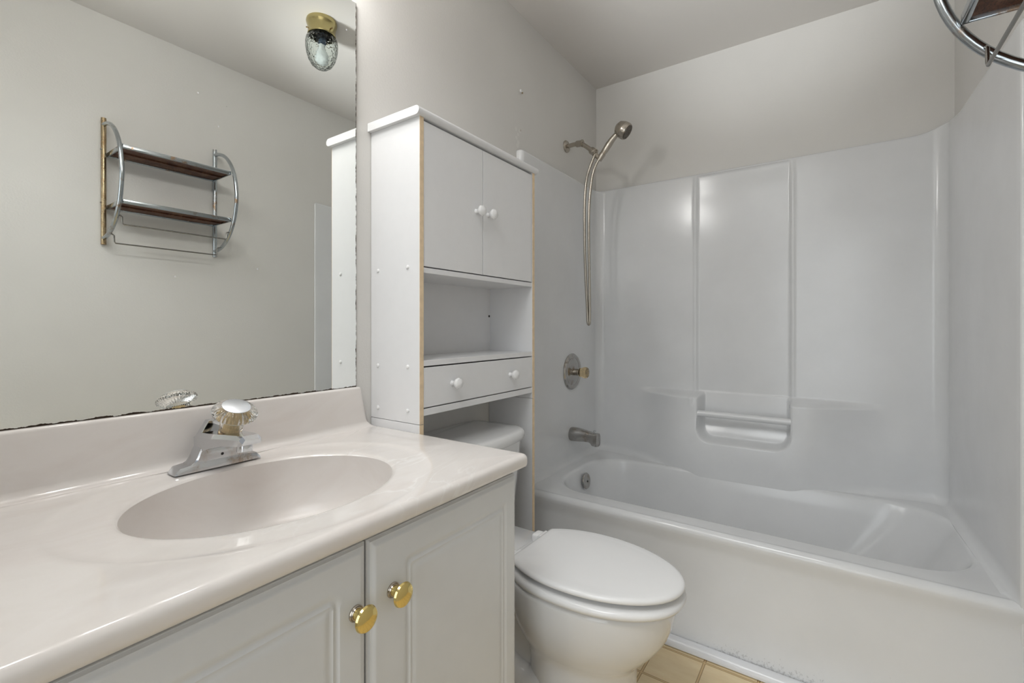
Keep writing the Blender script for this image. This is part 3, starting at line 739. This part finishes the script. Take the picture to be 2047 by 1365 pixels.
# ------------------------------------------------------------------ bathroom faucet
fy = 0.449
zb = KZ - 0.0010
fa = thing('sink_faucet', (0.075, fy, zb), 'chrome single handle faucet with clear acrylic knob behind the basin', 'faucet')
pl = [(-0.083, 0.0), (-0.081, 0.004), (-0.074, 0.0125), (-0.056, 0.0145), (-0.050, 0.018), (-0.044, 0.027), (-0.038, 0.042), (-0.031, 0.054), (-0.022, 0.062), (-0.012, 0.066)]
pl += [(-a_, b_) for a_, b_ in reversed(pl)]
g = G()
def archsec(x, s_, dz):  # one slice of the arch across y
    return [(x, fy + a_ * s_, zb + max(0.0, b_ - dz)) for a_, b_ in pl]
g.loft([archsec(0.046, 0.95, 0.006), archsec(0.0485, 0.985, 0.001), archsec(0.052, 1.0, 0.0), archsec(0.082, 1.0, 0.0), archsec(0.0855, 0.99, 0.0008), archsec(0.088, 0.965, 0.005)])
fb = g.build('faucet_body', M['chrome_stained'], fa, 32)
# long broad spout with splayed sides, rising slightly to its nose
g = G(); loops = []
for x, hw, zt, z0 in [(0.040, 0.030, 0.064, 0.030), (0.050, 0.036, 0.070, 0.034), (0.090, 0.036, 0.0725, 0.040), (0.120, 0.0335, 0.0745, 0.049), (0.150, 0.0295, 0.0770, 0.056), (0.190, 0.0235, 0.0795, 0.0605), (0.207, 0.0205, 0.0800, 0.0615), (0.2135, 0.0175, 0.0735, 0.0635)]:
    loops.append([(x, fy - hw, zb + z0), (x, fy - hw, zb + zt - 0.007), (x, fy - hw * 0.70, zb + zt), (x, fy + hw * 0.70, zb + zt), (x, fy + hw, zb + zt - 0.007), (x, fy + hw, zb + z0)])
g.loft(loops)
so = g.build('spout', M['chrome'], fa, 20)
G().lathe([(0, 0.004), (0.0135, 0.004), (0.0142, -0.001), (0.0142, -0.012), (0.011, -0.014), (0, -0.012)], (0.186, fy, zb + 0.0590), (0, 0, 1), 28).build('aerator', M['chrome'], so, 30)
# pointed ridge at the back of the knob
G().prism([(fy - 0.034, zb + 0.058), (fy - 0.012, zb + 0.094), (fy + 0.012, zb + 0.094), (fy + 0.034, zb + 0.058)], 0, 0.042, 0.060, 0.0015).build('rear_ridge', M['chrome'], fb, 20)
# small dark drop-shaped opening on the front face below the spout
G().lathe([(0, 0), (0.0034, 0), (0.0028, 0.0008), (0, 0.001)], (0.0875, fy + 0.002, zb + 0.026), (1, 0, 0), 8).build('drip_hole', M['dark'], fb, 20, label='small dark hole in the front face')
ka = Vector((0.44, 0.0, 0.90)).normalized(); k0 = Vector((0.126, fy, zb + 0.0765))
G().lathe([(0, -0.006), (0.021, -0.006), (0.021, 0.001), (0.017, 0.004), (0, 0.004)], k0, ka, 28).build('handle_seat', M['rack_post'], fa, 30, label='rust-stained collar under the knob')
ko = G().lathe([(0, 0.003), (0.0195, 0.003), (0.0205, 0.012), (0.0225, 0.027), (0.0245, 0.032), (0.034, 0.037), (0.0405, 0.043), (0.0405, 0.048), (0.036, 0.055), (0.029, 0.0595), (0, 0.060)], k0, ka, 144, 0.018, 36).build('handle', M['acrylic'], fa, 35, label='clear fluted acrylic handle')
G().lathe([(0, 0.0602), (0.0255, 0.0602), (0.0255, 0.0614), (0.023, 0.0622), (0, 0.0625)], k0, ka, 36).build('index_cap', M['cap'], ko, 30, label='silvery white cap')
G().lathe([(0, 0.0035), (0.0130, 0.0035), (0.0115, 0.028), (0, 0.030)], k0, ka, 20).build('stem', M['stem'], ko, 30, label='yellowed stem inside the handle')

# ------------------------------------------------------------------ wall mirror
mi = thing('wall_mirror', (0.003, 0.46, 0.894), 'large frameless wall mirror above the sink backsplash', 'mirror')
MY0, MY1, MZ0, MZ1 = 0.078, 0.8415, 0.8945, 1.995
G().add([(0.0055, MY0, MZ0), (0.0055, MY1, MZ0), (0.0055, MY1, MZ1), (0.0055, MY0, MZ1)], [(0, 1, 2, 3)]).build('mirror_glass', M['mirror'], mi, 0)
G().box(0.0005, 0.0052, MY0, MY1, MZ0, MZ1).build('glass_edge', M['mirror_edge'], mi, 0)

# ------------------------------------------------------------------ chrome rack on the right wall
RY0, RY1, RX = 0.655, 1.100, R - 0.0105
rk = thing('towel_rack', (R, 0.878, 1.43), 'aged chrome two-shelf wall rack with bowed ends and rusty shelves', 'rack')
ACZ, ACH, ACD = 1.705, 0.248, 0.232
def arcx(z): return RX - ACD * math.sqrt(max(0, 1 - ((z - ACZ) / ACH) ** 2))
for y in (RY0, RY1):
    p_o = G().tube([(RX, y, 1.428), (RX, y, 1.982)], 0.0095, 18).build('post', M['rack_post'] if y == RY0 else M['rack_chrome'], rk, 40, label='brassy stained post' if y == RY0 else None)
    for z in (1.830, 1.598):
        G().lathe([(0, 0), (0.004, 0), (0.0035, 0.003), (0, 0.0035)], (RX - 0.003, y - 0.0088, z + 0.012), (-0.4, -1, 0), 10).build('screw', M['rack_chrome'], p_o)
    pts = [(RX - ACD * math.sin(a), y, ACZ + ACH * math.cos(a)) for a in np.linspace(0.0, math.pi, 40)]
    G().tube(pts, 0.0085, 16).build('bowed_bar', M['rack_chrome'], rk, 60)
for z in (1.822, 1.592):
    x0, x1 = arcx(z) + 0.007, RX - 0.004
    ya, yb = RY0 + 0.009, RY1 - 0.009
    g = G()
    g.box(x0, x0 + 0.010, ya, yb, z - 0.009, z + 0.009, 0.002).box(x1 - 0.008, x1, ya, yb, z - 0.009, z + 0.009, 0.002)
    g.box(x0, x1, ya, ya + 0.006, z - 0.009, z + 0.009, 0.0015).box(x0, x1, yb - 0.006, yb, z - 0.009, z + 0.009, 0.0015)
    s_o = g.build('shelf', M['rack_chrome'], rk, 30)
    g = G().box(x0 + 0.009, x1 - 0.007, ya + 0.005, yb - 0.005, z - 0.0015, z + 0.0005)
    g.box((x0 + x1) / 2 - 0.004, (x0 + x1) / 2 + 0.004, ya + 0.005, yb - 0.005, z - 0.008, z - 0.0015)
    g.build('perforated_sheet', M['rust_sheet'], s_o, 0, label='rusty brown perforated sheet')
for zt, drop in ((1.535, 0.036), (1.468, 0.038)):
    x = arcx(zt)
    zb_ = zt - drop
    pts = [(x, RY0, zt), (x, RY0 + 0.012, zt), (x, RY0 + 0.018, zt - 0.005), (x, RY0 + 0.019, zb_ + 0.006), (x, RY0 + 0.024, zb_), (x, RY0 + 0.04, zb_), (x, RY1 - 0.04, zb_), (x, RY1 - 0.024, zb_), (x, RY1 - 0.019, zb_ + 0.006), (x, RY1 - 0.018, zt - 0.005), (x, RY1 - 0.012, zt), (x, RY1, zt)]
    G().tube(pts, 0.0030, 10).build('towel_rail', M['wire'], rk, 60)

# ------------------------------------------------------------------ ceiling light (switched off), seen in the mirror
LX, LY = 0.774, 1.232
cl = thing('ceiling_light', (LX, LY, ZC - 0.22), 'small brass ceiling light with clear patterned glass jar shade', 'ceiling light')
G().lathe([(0, 0), (0.064, 0), (0.066, -0.008), (0.064, -0.018), (0.061, -0.024), (0.0575, -0.058), (0.060, -0.064), (0.059, -0.068), (0.055, -0.068), (0.053, -0.03), (0, -0.028)], (LX, LY, ZC), (0, 0, 1), 48).build('brass_fitter', M['pale_brass'], cl, 35)
for k in range(3):
    a = 2 * math.pi * k / 3 - 1.2
    G().lathe([(0, -0.002), (0.003, -0.002), (0.003, 0.005), (0, 0.006)], (LX + 0.061 * math.cos(a), LY + 0.061 * math.sin(a), ZC - 0.046), (math.cos(a), math.sin(a), 0), 10).build('set_screw', M['rack_post'], cl)
out = [(0.056, -0.062), (0.057, -0.072), (0.066, -0.082), (0.069, -0.100), (0.068, -0.125), (0.064, -0.150), (0.056, -0.175), (0.044, -0.195), (0.028, -0.208), (0.012, -0.214), (0, -0.215)]
inn = [(max(0, r - 0.003), h + 0.003 if r < 0.06 else h) for r, h in reversed(out[1:])] + [(0.053, -0.062)]
G().lathe(out + inn, (LX, LY, ZC), (0, 0, 1), 48).build('glass_shade', M['globe'], cl, 50, label='clear pebbled glass jar')
G().lathe([(0, -0.028), (0.019, -0.028), (0.019, -0.10), (0.014, -0.105), (0, -0.105)], (LX, LY, ZC), (0, 0, 1), 24).build('lamp_socket', M['socket'], cl, 30)
G().lathe([(0, -0.104), (0.013, -0.106), (0.016, -0.125), (0.028, -0.150), (0.029, -0.168), (0.020, -0.186), (0, -0.192)], (LX, LY, ZC), (0, 0, 1), 28).build('bulb', M['bulb_off'], cl, 50)

# ------------------------------------------------------------------ vanity strip light above the mirror: the lamp that lights the room
vl = thing('vanity_light', (0.0, 0.46, 2.05), 'chrome strip light with three round bulbs above the mirror', 'wall light')
G().box(0.0005, 0.035, 0.16, 0.76, 2.055, 2.155, 0.008, 3).build('backplate', M['chrome'], vl, 30)
for y in (0.26, 0.46, 0.66):
    s_o = G().lathe([(0, 0), (0.024, 0), (0.022, 0.018), (0, 0.018)], (0.035, y, 2.105), (1, 0, 0), 24).build('lamp_socket', M['knob_white'], vl, 30)
    prof = [(0.0, 0.0), (0.014, 0.001)] + [(0.042 * math.sin(a), 0.052 - 0.042 * math.cos(a)) for a in np.linspace(0.4, math.pi, 14)]
    G().lathe(prof, (0.052, y, 2.105), (1, 0, 0), 28).build('bulb', M['bulb_on'], s_o, 60)
